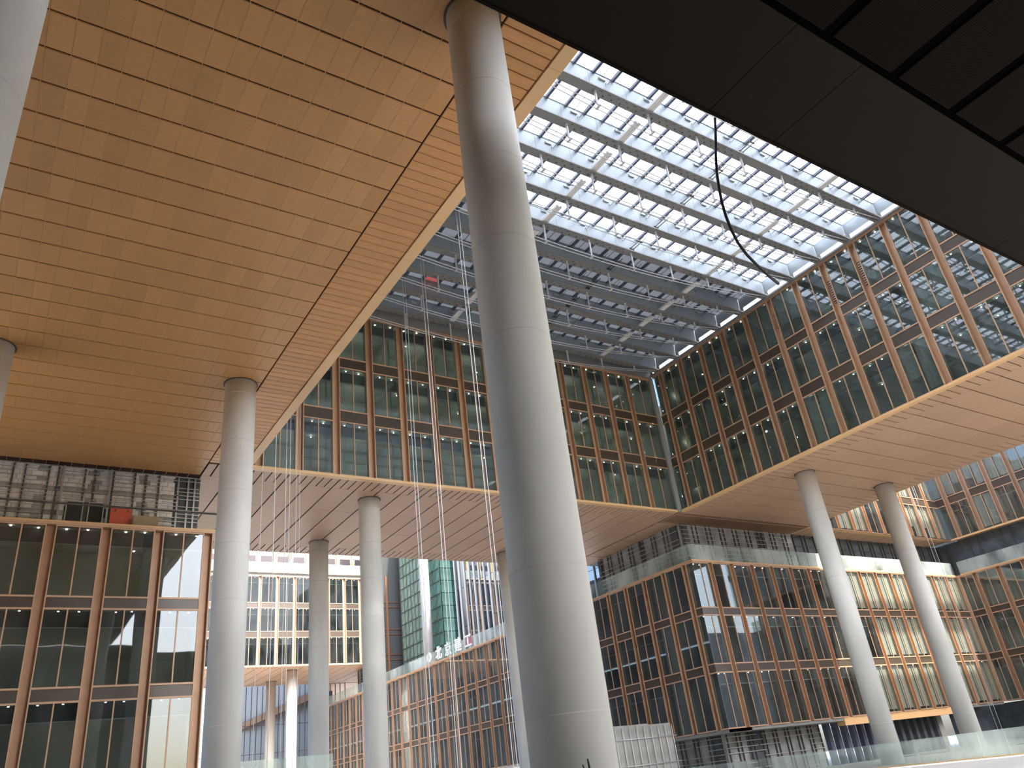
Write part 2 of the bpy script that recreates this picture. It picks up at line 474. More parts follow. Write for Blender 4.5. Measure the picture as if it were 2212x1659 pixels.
facade('wall_east_end', 'A', 95.5, seq(46.0 - 2.72 * 12, 2.72, 0, 12), ZS + 0.12, UB, 33.6, 12.0, 47.6,
       'far right upper glazed wall in shade above its own wooden soffit', 'glass_far', curtains=0.5, base_trim=True, lamps=False)
facade('wall_east_lower', 'A', 93.4, seq(45.0 - 2.72 * 10, 2.72, 0, 10), 2.1, LB, 15.5, 16.0, 47.1,
       'far right lower glazed wall at the inner corner behind the second right column', 'glass_far', lamps=False)

for yk, za, zb2 in ((23.97, 29.95, 32.0), (26.68, 30.0, 32.0), (32.10, 30.9, 32.2)):
    box('vent_grille', 50.80, 50.86, yk + 0.06, yk + 0.36, za, zb2, 'bronze_dark', wr)
    for q in range(10):
        box('vent_slat', 50.77, 50.80, yk + 0.06, yk + 0.36, za + (zb2 - za) * q / 10, za + (zb2 - za) * q / 10 + 0.07, 'copper', wr)
# ------------------------------------------------------------------ wooden soffits
def px(P):
    q = [sum(R[i][j] * P[j] for j in range(3)) for i in range(3)]
    if q[2] <= 0.1: return None
    return (1106 + 1671.7 * q[0] / q[2], 829.5 + 1671.7 * q[1] / q[2], q[2])

def build_panels(parent, lst, name, limit=300):
    """lst: (cx, cy, sx, sy, z, mat, chamfer). the largest in view as single parts, the rest joined"""
    vis, rest = [], []
    for p in lst:
        q = px((p[0], p[1], p[4]))
        if q and -120 < q[0] < 2332 and -120 < q[1] < 1780: vis.append((q[2] / math.sqrt(p[2] * p[3]), p))
        else: rest.append(p)
    vis.sort(key=lambda t: t[0])
    rest += [p for _, p in vis[limit:]]
    for _, p in vis[:limit]:
        link(name, panel_mesh(p[2], p[3], 0.05, p[6], p[5]), (p[0], p[1], p[4]), parent)
    if rest:
        by = {}
        for p in rest: by.setdefault(p[5], []).append(p)
        for mt, ps in by.items():
            v = []; f = []
            for p in ps:
                me = panel_mesh(p[2], p[3], 0.05, p[6], mt)
                n = len(v)
                v += [(w.co.x + p[0], w.co.y + p[1], w.co.z + p[4]) for w in me.vertices]
                f += [tuple(i + n for i in q.vertices) for q in me.polygons]
            o = link(name, mesh_from(name, v, f, mt), (0, 0, 0), parent)
            o['kind'] = 'stuff'

# left wing: square panels with an edge strip of planks
ceil_l = link('ceiling', MB().box(-16, 12.5, -9, 49.95, ZS + 0.06, ZS + 0.3).mesh('soffit_backing', 'joint_dark'), (0, 0, 0))
tag(ceil_l, 'warm brown panelled soffit sweeping over the left half, with a plank edge strip', 'ceiling', kind='structure')
P = []
ROW = 1.332; PW = 0.66
rows = [17.28 + ROW * k for k in range(-20, 24)]
for y in rows:
    if y + ROW > 49.97: break
    for i in range(39):
        x1 = 9.93 - PW * i
        P.append((x1 - PW / 2, y + ROW / 2, PW - 0.022, ROW - 0.065, ZS, 'soffit', 0.012))
build_panels(ceil_l, P, 'ceiling_panel')
for i in range(1, 39):
    box('seam_highlight', 9.93 - PW * i - 0.009, 9.93 - PW * i + 0.009, -9, 49.9, ZS + 0.006, ZS + 0.05, 'seam_highlight_tan', ceil_l)  # pale strips painted in for light caught along the panel edges
P = []
for y in rows:
    for j in range(3):
        yy = y + ROW * (j + 0.5) / 3
        if yy > 47.1: continue
        P.append(((9.985 + 12.03) / 2, yy, 12.03 - 9.985, ROW / 3 - 0.03, ZS, 'soffit_plank', 0.02))
build_panels(ceil_l, P, 'ceiling_plank')
y = -9.0
while y < 47.1:
    y1 = min(y + 2.7, 47.1)
    box('edge_trim', 12.06, 12.56, y, y1 - 0.012, ZS - 0.05, ZS + 0.42, 'trim_tan', ceil_l); y = y1
tag(link('wall_left_wing', MB().box(-16, 12.45, -9, 150, ZS + 0.45, 36).mesh('wing_mass', 'slab_grey'), (0, 0, 0)),
    'solid upper storeys of the left wing above the wooden soffit', 'building', kind='structure')

def wing_soffit(axis, u0, u1, w0, w1, z, name, label, main, dense, band, mt='soffit_pale', back=None):
    """soffit of a wing that runs along u and is w0..w1 wide. planks lie across the wing, denser near both edges"""
    def bx(a0, a1, b0, b1, z0, z1, m):
        mb = MB()
        if axis == 'B': mb.box(a0, a1, b0, b1, z0, z1)
        else: mb.box(b0, b1, a0, a1, z0, z1)
        return mb.mesh(name, m)
    o = link(name, bx(u0, u1, w0, w1, z + 0.06, z + 0.12, 'joint_dark'), (0, 0, 0))
    tag(o, label, 'ceiling', kind='structure')
    P = []
    def add(a0, a1, b0, b1, g):
        ca, cb, sa, sb = (a0 + a1) / 2, (b0 + b1) / 2, a1 - a0 - g, b1 - b0 - 0.02
        P.append((ca, cb, sa, sb, z, mt, 0.012) if axis == 'B' else (cb, ca, sb, sa, z, mt, 0.012))
    a = u0
    while a < u1 - 0.1:
        b = min(a + main, u1)
        n = max(1, int((w1 - w0 - 2 * band) / 4.7 + 0.5)); st = (w1 - w0 - 2 * band) / n
        for k in range(n): add(a, b, w0 + band + st * k, w0 + band + st * (k + 1) - (0 if k == n - 1 else -0.012), 0.10)
        a = b
    a = u0
    while a < u1 - 0.1:
        b = min(a + dense, u1)
        add(a, b, w0, w0 + band, 0.085); add(a, b, w1 - band, w1, 0.085)
        a = b
    build_panels(o, P, 'ceiling_plank')
    return o
wing_soffit('B', 9.98, 50.5, 47.28, 64.85, ZS, 'ceiling', 'plank soffit under the far wing, resting on the slim grey columns', 1.76, 1.76 / 3, 2.0)
wing_soffit('A', 5.0, 49.9, 50.7, 68.85, ZS, 'ceiling', 'pale plank soffit under the right wing above the two leaning right columns', 2.04, 0.68, 2.2)
wing_soffit('B', 50.6, 95.4, 47.3, 50.1, ZS, 'ceiling', 'narrow soffit strip along the foot of the upper glazed wall on the right', 2.72, 0.9, 0.5)
wing_soffit('A', 50.2, 64.8, 50.6, 53.1, ZS, 'ceiling', 'narrow soffit strip over the terrace of the corner block', 2.72, 0.9, 0.5)
wing_soffit('B', 15.0, 70.0, 121.4, 140.5, ZS, 'ceiling', 'distant wooden soffit beyond the courtyard, above two pale columns', 1.8, 0.6, 2.0)
wing_soffit('A', 12.0, 47.2, 95.6, 112.0, ZS, 'ceiling', 'shaded soffit of the far right wing', 2.04, 0.68, 2.0)
wing_soffit('A', 141.0, 215.0, 53.0, 70.0, ZS, 'ceiling', 'most distant wooden soffit, seen past the pale courtyard columns', 2.04, 0.68, 2.0)
# masses of the wings above the soffits (behind the rooms)
for nm, b, lb in [
    ('wall_right_wing', (56.0, 68.8, 5, 65, ZS + 0.15, 33.8), 'solid core of the right wing behind its glazed wall'),
    ('wall_far_wing', (12.5, 55.9, 52.6, 64.8, ZS + 0.15, 36.0), 'solid core of the far wing behind its glazed wall'),
    ('wall_end_wing', (15.0, 60.0, 126.8, 140.4, ZS + 0.15, 34.0), 'solid core of the distant courtyard wing'),
    ('wall_east_wing', (101.0, 112.0, 10, 60, ZS + 0.15, 34.0), 'solid core of the far right wing'),
    ('wall_north_wing', (53.5, 70.0, 141, 215, ZS + 0.15, 34.0), 'solid core of the most distant wing')]:
    tag(link(nm, MB().box(*b).mesh(nm, 'slab_grey'), (0, 0, 0)), lb, 'building', kind='structure')

# ------------------------------------------------------------------ dark canopy close above the camera
CZ = 15.0; CY = 8.68; cs = 0.75
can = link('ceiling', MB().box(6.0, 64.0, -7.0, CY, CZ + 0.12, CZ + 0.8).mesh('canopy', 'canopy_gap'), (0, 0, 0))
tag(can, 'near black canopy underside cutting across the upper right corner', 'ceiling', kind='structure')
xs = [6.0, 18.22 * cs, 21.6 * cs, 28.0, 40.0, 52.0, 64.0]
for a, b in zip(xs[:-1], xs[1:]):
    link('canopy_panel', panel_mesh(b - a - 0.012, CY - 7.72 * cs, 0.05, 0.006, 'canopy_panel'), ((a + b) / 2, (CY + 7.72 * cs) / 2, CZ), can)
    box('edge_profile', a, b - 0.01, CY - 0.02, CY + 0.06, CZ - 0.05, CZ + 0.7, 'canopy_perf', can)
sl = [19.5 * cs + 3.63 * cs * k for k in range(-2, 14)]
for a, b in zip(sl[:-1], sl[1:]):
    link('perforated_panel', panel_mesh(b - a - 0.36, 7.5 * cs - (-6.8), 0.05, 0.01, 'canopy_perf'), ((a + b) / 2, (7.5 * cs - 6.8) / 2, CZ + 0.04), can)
tag(link('roof_added_south', MB().box(12.5, 50.6, -10, 12.0, 34.6, 36.0).mesh('roof', 'slab_grey'), (0, 0, 0)),
    'unseen opaque roof strip added beside the skylight to keep sun off the huge column', 'roof', kind='structure')  # added out of view to block sun from the huge column

# ------------------------------------------------------------------ skylight
BP = 2.72; Y0 = 21.5; GZ = 35.35; XA = 12.6; XB = 50.48
K0, K1 = -3, 9
ORD = ['first', 'second', 'third', 'fourth', 'fifth', 'sixth', 'seventh', 'eighth', 'ninth', 'tenth', 'eleventh', 'twelfth', 'thirteenth']
skyl = empty('ceiling', (XA, Y0, GZ))
tag(skyl, 'skylight of white glass panes between grey roof beams, its far bays sheeted over', 'skylight', kind='structure')
pw = 1.39
npan = int((XB - XA) / pw)
pst = (XB - XA) / npan
far_p = MB(); far_b = MB()
for k in range(K0 - 1, K1 + 1):
    ya = Y0 + BP * k + 0.22; yb = Y0 + BP * (k + 1) - 0.10
    if k == K1: yb = 47.1
    mt = 'skylight' if k <= 3 else 'skylight_sheet'
    for i in range(npan):
        a = XA + pst * i; b = a + pst
        if k < -1:
            far_p.box(a + 0.05, b - 0.05, ya, yb, GZ, GZ + 0.03)
            far_b.box(a - 0.06, a + 0.06, ya, yb, GZ - 0.14, GZ + 0.08)
        else:
            box('skylight_pane', a + 0.05, b - 0.05, ya, yb, GZ, GZ + 0.03, 'red_sheet' if (k, i) in ((7, 8), (9, 7), (9, 8)) else mt, skyl)
            box('glazing_bar', a - 0.085, a + 0.085, ya, yb, GZ - 0.16, GZ + 0.08, 'bar_dark', skyl)
            if i % 2 == 0 and k <= 5:
                box('panel_seal', (a + b) / 2 - 0.012, (a + b) / 2 + 0.012, ya, yb, GZ - 0.02, GZ + 0.035, 'bar_dark', skyl)
o = link('skylight_pane', far_p.mesh('pane', 'skylight'), (0, 0, 0), skyl); o['kind'] = 'stuff'
o = link('glazing_bar', far_b.mesh('bar', 'bar_dark'), (0, 0, 0), skyl); o['kind'] = 'stuff'

SX = [31.6 + 3.95 * k for k in range(-4, 5)]
def sag(x): 
    t = (x - 31.5) / 18.9
    return 1.55 * max(0.0, 1 - t * t)
BZ = 33.82
def beam_meshes():
    r = {}
    r['flange'] = MB().box(0, XB - XA, -0.30, 0.30, 0, 0.10).mesh('flange', 'steel_grey')
    r['top_flange'] = MB().box(0, XB - XA, -0.12, 0.2, GZ - BZ + 0.02, GZ - BZ + 0.12).mesh('top', 'bar_dark')
    pts = [(x - XA, 0, 0.02 - sag(x)) for x in [XA + (XB - XA) * i / 24 for i in range(25)]]
    r['rod'] = MB().tube(pts, 0.032, 6).mesh('rod', 'steel_white', True)
    bm_ = MB(); n = int((XB - XA) / 0.62)
    for i in range(n):
        x = 0.3 + i * 0.62
        if (i // 9) % 3 == 1: continue
        bm_.box(x - 0.10, x + 0.10, -0.17, -0.13, -0.012, 0.0)
        bm_.tube([(x + 0.3, 0.1, -0.04), (x + 0.3, 0.1, 0)], 0.05, 6)
    r['bolt_row'] = bm_.mesh('bolts', 'bolt')
    for x in SX:
        L = sag(x)
        r[('strut', x)] = MB().tube([(0, 0, 0.0), (0, 0, -L * 0.5), (0, 0, -L)], 0.085, 8, 0.055).box(-0.07, 0.07, -0.2, 0.2, -L - 0.02, -L + 0.04).mesh('strut', 'steel_white', False)
    return r
BM = beam_meshes()
WP = (XB - XA) / 14
for k in range(K0, K1 + 1):
    yb = Y0 + BP * k
    pos = 'nearest to the black canopy' if k == K0 else ('in front of the far glazed wall' if k == K1 else None)
    e = empty('roof_beam', (XA, yb, BZ))
    ordn = ORD[K1 - k]
    tag(e, 'grey roof beam with white struts and rods, %s from the far glazed wall' % ordn, 'beam', 'roof beams under the skylight')
    link('flange', BM['flange'], (XA, yb, BZ), e)
    link('top_flange', BM['top_flange'], (XA, yb, BZ), e)
    for s in (-0.14, 0.14): link('rod', BM['rod'], (XA, yb + s, BZ), e)
    ob = link('bolt_row', BM['bolt_row'], (XA, yb, BZ), e); ob['kind'] = 'stuff'
    for i in range(14):
        box('web_plate', XA + WP * i, XA + WP * (i + 1) - 0.015, yb - 0.06, yb + 0.06, BZ + 0.09, GZ + 0.02, 'steel_blue', e)
    for x in SX:
        link('strut', BM[('strut', x)], (x, yb, BZ), e)
    # window actuators clipped on the plate
    for x in [XA + 1.6 + 3.4 * i for i in range(11)]:
        a = box('actuator', x - 0.22, x + 0.22, yb - 0.16, yb - 0.06, GZ - 0.42, GZ - 0.28, 'galvanised', e)
        mb = MB().tube([(x + 0.55, yb - 0.9, GZ - 0.25), (x + 0.35, yb - 0.12, GZ - 0.62), (x + 0.2, yb - 0.12, GZ - 0.60), (x + 0.2, yb - 0.12, GZ - 0.9)], 0.018, 5)
        if x == XA + 1.6: act = mb.mesh('actuator_arm', 'bolt'); base = (x, yb)
        link('actuator_arm', act, (x - (XA + 1.6), yb - base[1], 0), a)

# white tie bars between beams at two strut rows, dark tie rods in the middle
for xi, x in enumerate((27.7, 43.4)):
    for k in range(-2, K1 + 1):
        y1 = Y0 + BP * k - 0.12; y0 = y1 - 1.75
        mb = MB().box(-0.24, -0.03, y0 - y1, 0, 0, 0.16).box(0.05, 0.22, y0 - y1, 0, 0.02, 0.14).box(-0.03, 0.05, y0 - y1 + 0.03, -0.03, 0.05, 0.08)
        if ('tie', 0) not in CACHE: CACHE[('tie', 0)] = mb.mesh('tie_bar', 'white_paint')
        o = link('tie_bar', CACHE[('tie', 0)], (x, y1, BZ + 0.12))
        tag(o, 'white double tie bar, %s from the far wall in the row nearer the %s' % (ORD[K1 - k], ('huge column', 'right wall')[xi]), 'tie bar', 'white tie bars between the beams')
for k in range(-1, K1 + 1):
    y1 = Y0 + BP * k - 0.1; y0 = y1 - 1.5
    mb = MB().tube([(0, y0 - y1, 0), (0, 0, 0)], 0.03, 6).tube([(0.26, y0 - y1, 0), (0.26, 0, 0)], 0.03, 6)
    mb.box(-0.08, 0.34, y0 - y1 + 0.5, y0 - y1 + 0.58, -0.05, 0.05).box(-0.05, 0.31, -0.1, 0, -0.08, 0.06)
    if 'rods' not in CACHE: CACHE['rods'] = mb.mesh('tie_rod_pair', 'bolt')
    o = link('tie_rod_pair', CACHE['rods'], (35.5, y1, BZ + 0.35))
    tag(o, 'pair of dark tie rods at mid skylight, %s from the far glazed wall' % ORD[K1 - k], 'tie rod', 'dark tie rods under the skylight')

# pale glazed strip on top of the right wall
strip = empty('trim_1', (50.4, 7.5, 33.7)); tag(strip, 'bright white strip along the top of the right glazed wall under the beams', 'trim', kind='structure')
ys = [Y0 + BP * k for k in range(K0 - 1, K1 + 2)]
for a, b in zip(ys[:-1], ys[1:]):
    if a > 46: continue
    b = min(b, 47.0)
    box('strip_panel', 50.5, 50.54, a + 0.3, b - 0.3, 33.84, 34.32, 'skylight', strip)
    box('strip_post', 50.46, 50.6, b - 0.3, b + 0.3, 33.8, 34.34, 'steel_grey', strip)
box('cornice_rail', 50.28, 50.6, 8, 47.0, 33.66, 33.8, 'steel_grey', strip)
box('cornice_wall', 50.5, 50.62, 8, 47.0, 34.32, 35.4, 'steel_blue', strip)
box('far_cornice', 12.6, 50.4, 46.9, 47.15, 33.5, 35.6, 'steel_grey', strip)

tag(box('wall_block_south', -18, 15.5, -11, -10.5, FLOOR, ZS + 0.2, 'rawwall_dark'), 'unseen dark wall added behind the viewer to block light', 'wall', kind='structure')  # added out of view to shade the huge column from the south
tag(box('wall_block_west', -18, -17.5, -11, 34, FLOOR, ZS + 0.2, 'rawwall_dark'), 'unseen dark wall added left of the viewer under the soffit to block light', 'wall', kind='structure')  # added out of view to hold back light from the west
er = empty('roof_added_east', (69, 10, 35)); tag(er, 'unseen bands added over the open court at the far right to throw shadow bars', 'roof', kind='structure')  # unseen bands, spaced to cast bars of shade on the sunlit walls
for a, b in ((32.9, 36.5), (25.8, 27.9), (-10.0, 21.8)):
    box('shade_band', 68.9, 101.0, a, b, 35.0, 35.8, 'slab_grey', er)
tag(box('wall_added_opposite', 44, 220, -46, -40, FLOOR, 27, 'rawwall'), 'unseen mass added behind the viewer to darken reflections in the glazing', 'building', kind='structure')  # added mass, gives the lower glazing something dark to mirror
tag(box('wall_added_skin', 12.46, 12.56, 65, 290, 15.6, 36, 'bronze_dark'), 'unseen dark plate added on the left wing to darken courtyard reflections', 'wall', kind='structure')  # added so the courtyard panes mirror a dark face, not sky
tag(box('wall_added_courtyard', 10.1, 10.6, 66, 290, FLOOR, 15.6, 'bronze_dark'), 'unseen dark wall added left of the courtyard to darken reflections', 'wall', kind='structure')  # added below the plate, keeps low sky out of the pane reflections
tag(box('floor_bounce_atrium', 12.0, 47.0, 9.0, 61.9, FLOOR, FLOOR + 0.04, 'floor_pale'), 'pale floor added under the skylight to bounce light up to the soffits', 'floor', kind='structure')  # added reflector, lifts bounced light on the soffits
tag(box('floor_bounce_forecourt', 11.0, 50.0, 62.0, 121.0, FLOOR, FLOOR + 0.05, 'floor_pale'), 'pale floor added in the open courtyard to bounce light up to the far soffit', 'floor', kind='structure')  # added reflector in the courtyard, brightens the far soffit from below
tag(box('floor_low_bounce', 69.5, 93.2, -40, 47.0, FLOOR, FLOOR + 0.05, 'paving'), 'dark floor added in the open court at the far right to cut bounced light', 'floor', kind='structure')  # added dark ground, weakens the bounce onto the right soffit
tag(box('wall_corner_pier', 50.18, 50.62, 47.0, 47.5, ZS, 33.6, 'slab_grey'), 'grey unfinished pier where the far and right glazed walls meet', 'wall', kind='structure')
# ------------------------------------------------------------------ columns
def column(x, y, ztop, label, mt='concrete', r=0.775, zb=FLOOR):
    e = empty('column', (x, y, zb)); tag(e, label, 'column', 'round concrete columns')
    H = ztop - zb
    prof = [(r, 0), (r, H)]
    key = ('col', round(H, 2), r, mt)
    if key not in CACHE: 
        me = MB().lathe(prof, 64).mesh('shaft', mt)
        for p in me.polygons: p.use_smooth = len(p.vertices) == 4
        CACHE[key] = me
    link('shaft', CACHE[key], (x, y, zb), e)
    z = 2.6
    if ('seam', r, mt) not in CACHE:
        CACHE[('seam', r, mt)] = MB().lathe([(r + 0.0015, 0), (r + 0.0015, 0.018)], 64).mesh('seam', 'concrete_seam')
    while z < H - 0.6 and mt == 'concrete':
        link('form_seam', CACHE[('seam', r, mt)], (x, y, zb + z), e); z += 2.6
    k2 = ('collar', r)
    if k2 not in CACHE:
        mb = MB().lathe([(r + 0.075, 0), (r + 0.075, 0.02), (r + 0.002, 0.02), (r + 0.002, 0)], 48)
        CACHE[k2] = mb.mesh('collar', 'collar')
    link('collar', CACHE[k2], (x, y, ztop - 0.025), e)
    return e
column(9.05, 12.2, ZS, 'huge round concrete column in the middle of the picture, nearest of all')
column(-1.72, 12.2, ZS, 'round concrete column cut off by the upper left corner of the picture')
column(9.02, 36.45, ZS, 'round concrete column at the left holding the brown panelled soffit beside its plank strip')
column(-1.74, 36.45, ZS, 'short visible piece of round column at the left picture edge under the soffit')
column(22.3, 50.95, ZS, 'pale slim column right of the left columns, top set into the far soffit edge')
column(22.3, 61.6, ZS, 'darker shaded slim column standing behind and left of the pale slim one')
column(40.85, 61.6, ZS, 'slim column half hidden behind the left edge of the huge column')
column(40.85, 50.95, ZS, 'slim column wholly behind the huge column')
column(54.4, 36.4, ZS, 'left one of the two leaning looking columns at the right, bright grey')
column(65.35, 36.4, ZS, 'right one of the two columns at the right, its lower half in blue shade')
column(41.05, 125.2, ZS, 'distant pale column under the courtyard soffit, nearer of two')
column(41.1, 136.0, ZS, 'distant column under the courtyard soffit, farther and browner of two')
column(55.2, 106.3, 45, 'tall pale column in front of the green scaffold netting', 'concrete_tall', 0.75, 15.7)
column(86.0, 51.5, 1.9, 'short sunlit column under the lower right glazed wall', 'stone_pale', 0.9)

# ------------------------------------------------------------------ terraces with raw walls between lower and upper storeys
def raw_wall(name, axis, plane, u0, u1, z0, z1, label, mt, stud_mt='stud_dark', rail_mt='rail_zinc', st=1.3, rl=0.42, dark=()):
    def B(nm, a, b, v0, v1, p, q, m_, par):
        if axis == 'B': return box(nm, a, b, plane + v0, plane + v1, p, q, m_, par)
        return box(nm, plane + v0, plane + v1, a, b, p, q, m_, par)
    w = B(name, u0, u1, 0, 0.3, z0, z1, mt, None)
    tag(w, label, 'wall', kind='structure')
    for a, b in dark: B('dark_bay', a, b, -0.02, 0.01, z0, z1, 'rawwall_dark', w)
    u = u0 + 0.2; i = 0
    while u < u1 - 0.1:
        B('stud', u, u + 0.09, -0.13, -0.03, z0 + 0.05, z1 - 0.01, stud_mt, w)
        u += st * (0.42 if i % 2 else 1.0); i += 1
    z = z0 + 0.25
    while z < z1 - 0.1:
        a = u0
        while a < u1:
            b = min(a + random.uniform(2.4, 5.5), u1)
            if random.random() < 0.86: B('rail', a, b - random.uniform(0.1, 0.6), -0.17, -0.13, z, z + 0.05, rail_mt, w)
            a = b
        z += rl
    return w

def terrace(name, x0, x1, y0, y1, label):
    tag(box(name, x0, x1, y0, y1, 15.62, 15.8, 'slab_grey'), label, 'terrace', kind='structure')
terrace('floor_terrace_left', -16, 10.6, 47.6, 55, 'terrace slab on top of the left glazed wall')
terrace('floor_terrace_right', 51.0, 93.4, 47.6, 60, 'terrace slab on top of the lower right glazed wall')
terrace('floor_terrace_corner', 51.0, 53.2, 60, 63.5, 'terrace slab on top of the corner block')
terrace('floor_terrace_courtyard', 51.0, 62, 76, 141, 'terrace slab behind the glass parapet with lettering')
terrace('floor_terrace_east', 93.8, 100, 16, 47.5, 'terrace slab of the far right lower wall')

raw_wall('wall_terrace_corner', 'A', 53.0, 50.3, 62.5, 15.8, ZS, 'raw grey block wall with metal framing above the corner block, side facing the big column', 'rawwall', st=1.2, dark=((50.3, 51.4), (55.2, 55.9), (61.6, 62.5)))
raw_wall('wall_terrace_right', 'B', 50.0, 53.0, 69.0, 15.8, ZS, 'raw grey block wall with metal framing behind the terrace on the right', 'rawwall', st=1.3, dark=((53.0, 54.0), (63.4, 64.8)))
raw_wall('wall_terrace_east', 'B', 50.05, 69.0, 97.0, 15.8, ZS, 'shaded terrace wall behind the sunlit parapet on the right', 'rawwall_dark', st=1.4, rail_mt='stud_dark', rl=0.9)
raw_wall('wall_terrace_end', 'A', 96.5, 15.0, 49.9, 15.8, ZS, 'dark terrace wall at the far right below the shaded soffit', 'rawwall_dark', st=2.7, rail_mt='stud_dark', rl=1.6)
raw_wall('wall_terrace_courtyard', 'A', 53.0, 117.5, 128.0, 15.8, ZS, 'raw framed wall above the distant courtyard wall', 'rawwall', st=1.2)
raw_wall('wall_ground_corner', 'A', 53.2, 50.3, 63.0, FLOOR, 2.1, 'raw framed ground floor wall under the corner block, beside the grey hoarding', 'rawwall', st=1.2, dark=((50.3, 52.0),))
raw_wall('wall_ground_right', 'B', 50.2, 53.0, 65.5, FLOOR, 2.1, 'raw framed ground floor wall under the lower right glazed wall', 'rawwall', st=1.1, dark=((55.6, 57.8),))
tag(box('wall_ground_right_base', 50.7, 93.4, 47.3, 50.3, 1.85, 2.09, 'slab_grey'), 'slab edge under the lower right glazed wall', 'slab', kind='structure')
tag(box('wall_ground_corner_base', 50.7, 53.4, 47.3, 63.4, 1.84, 2.085, 'slab_grey'), 'slab edge under the corner block', 'slab', kind='structure')
tag(box('trim_2', 65.4, 84.6, 47.25, 48.1, 1.45, 2.08, 'trim_tan'), 'tan fascia above the louvred opening at the lower right', 'trim', kind='structure')
scr = empty('window_1', (66, 50, FLOOR)); tag(scr, 'louvred ground floor opening with bright daylight between dark fins, behind the right columns', 'window', kind='structure')
for i in range(15):
    x = 66.3 + i * 1.25
    box('fin', x, x + 0.5, 50.0, 50.5, FLOOR, 1.9, 'bar_dark' if i < 8 else 'rawwall_dark', scr)
    if i >= 8 or i in (3, 4): box('backing_panel', x + 0.5, x + 1.25, 50.6, 50.7, FLOOR, 1.9, 'rawwall', scr)
tag(box('wall_corner_post', 93.2, 93.75, 46.95, 47.55, 2.1, 15.6, 'copper'), 'copper corner post where the two lower right glazed walls meet', 'post', kind='structure')
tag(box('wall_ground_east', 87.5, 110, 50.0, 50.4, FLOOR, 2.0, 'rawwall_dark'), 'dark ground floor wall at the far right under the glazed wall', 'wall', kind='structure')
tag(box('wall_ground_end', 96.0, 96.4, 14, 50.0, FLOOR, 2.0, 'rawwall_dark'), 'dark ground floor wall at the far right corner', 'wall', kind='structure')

# block wall above the left glazed wall: single blocks, studs and rails
bw = box('wall_terrace_left', -14, 10.15, 50.05, 50.35, 15.8, ZS, 'mortar'); 
tag(bw, 'pale aerated block wall with metal studs and rails above the left glazed wall', 'wall', kind='structure')
zr = 15.84; row = 0
while zr < ZS - 0.05:
    h = 0.29
    belt = row in (4, 9)
    x = -1.9 - (0.3 if row % 2 else 0)
    while x < 8.6:
        w = random.choice((0.6, 0.6, 0.6, 0.42))
        w = min(w, 8.62 - x)
        if w > 0.12 and not (zr < 17.85 and (2.65 < x + w / 2 < 4.8)):
            post = abs(((x + w / 2) % 2.75) - 1.3) < 0.18
            box('block', x, x + w - 0.018, 49.97, 50.06, zr, min(zr + h - 0.018, ZS - 0.01), 'block_grey' if (belt or post) else 'block', bw)
        x += w
    zr += h; row += 1
box('dark_bay', 8.62, 10.13, 49.98, 50.05, 15.8, ZS - 0.01, 'rawwall_dark', bw)
for x in [-1.4, -0.25, 0.35, 1.55, 2.05, 3.45, 4.0, 5.0, 6.2, 6.85, 7.6, 8.75, 9.35, 9.75]:
    z0 = 17.95 if 2.7 < x < 4.7 else 15.85
    box('stud', x, x + 0.1, 49.84, 49.95, z0, ZS - 0.01, 'stud_dark' if x < 8 else 'galvanised', bw)
for x in (2.3, 4.85): box('downpipe', x, x + 0.11, 49.7, 49.8, 15.85, ZS - 0.01, 'galvanised', bw)
for i in range(17):
    z = 16.0 + i * 0.245
    for a, b in ((-1.9, -0.2), (0.3, 1.6), (2.1, 3.5), (4.0, 5.0), (5.05, 6.2), (6.85, 7.65), (7.9, 8.8), (8.7, 10.05)):
        if z < 17.9 and 2 < a < 5.04: continue
        if random.random() < 0.8:
            box('rail', a, b + random.uniform(-0.05, 0.15), 49.79, 49.83, z, z + 0.045, 'rail_zinc', bw)
for n, (a, b) in enumerate(((2.78, 3.58), (3.95, 4.68))):
    d = box('door_%d' % (n + 1), a, b, 49.86, 49.98, 15.82, 17.8, 'doorway_shade')  # solid box, the opening's inner darkness is painted as black
    tag(d, ('black doorway in the block wall, the left one of two', 'black doorway in the block wall next to the orange panel')[n], 'door', kind='structure')
    for (p, q, r_, s) in ((a - 0.06, a, 15.82, 17.86), (b, b + 0.06, 15.82, 17.86), (a, b, 17.8, 17.86)):
        box('door_frame', p, q, 49.82, 49.98, r_, s, 'rail_zinc', d)
o = empty('site_board', (5.66, 49.6, 15.8)); tag(o, 'orange-red board standing on the terrace against the pale block wall', 'board')
box('board', 5.08, 6.25, 49.58, 49.62, 15.8, 17.58, 'orange', o)
for dx in (5.3, 5.98): box('board_clip', dx, dx + 0.08, 49.55, 49.58, 17.3, 17.45, 'copper_dark', o)
o = box('timber_crate', 6.3, 7.7, 49.0, 49.6, 15.83, 16.95, 'wood_box'); tag(o, 'low tan timber crate on the terrace right of the orange board', 'crate')

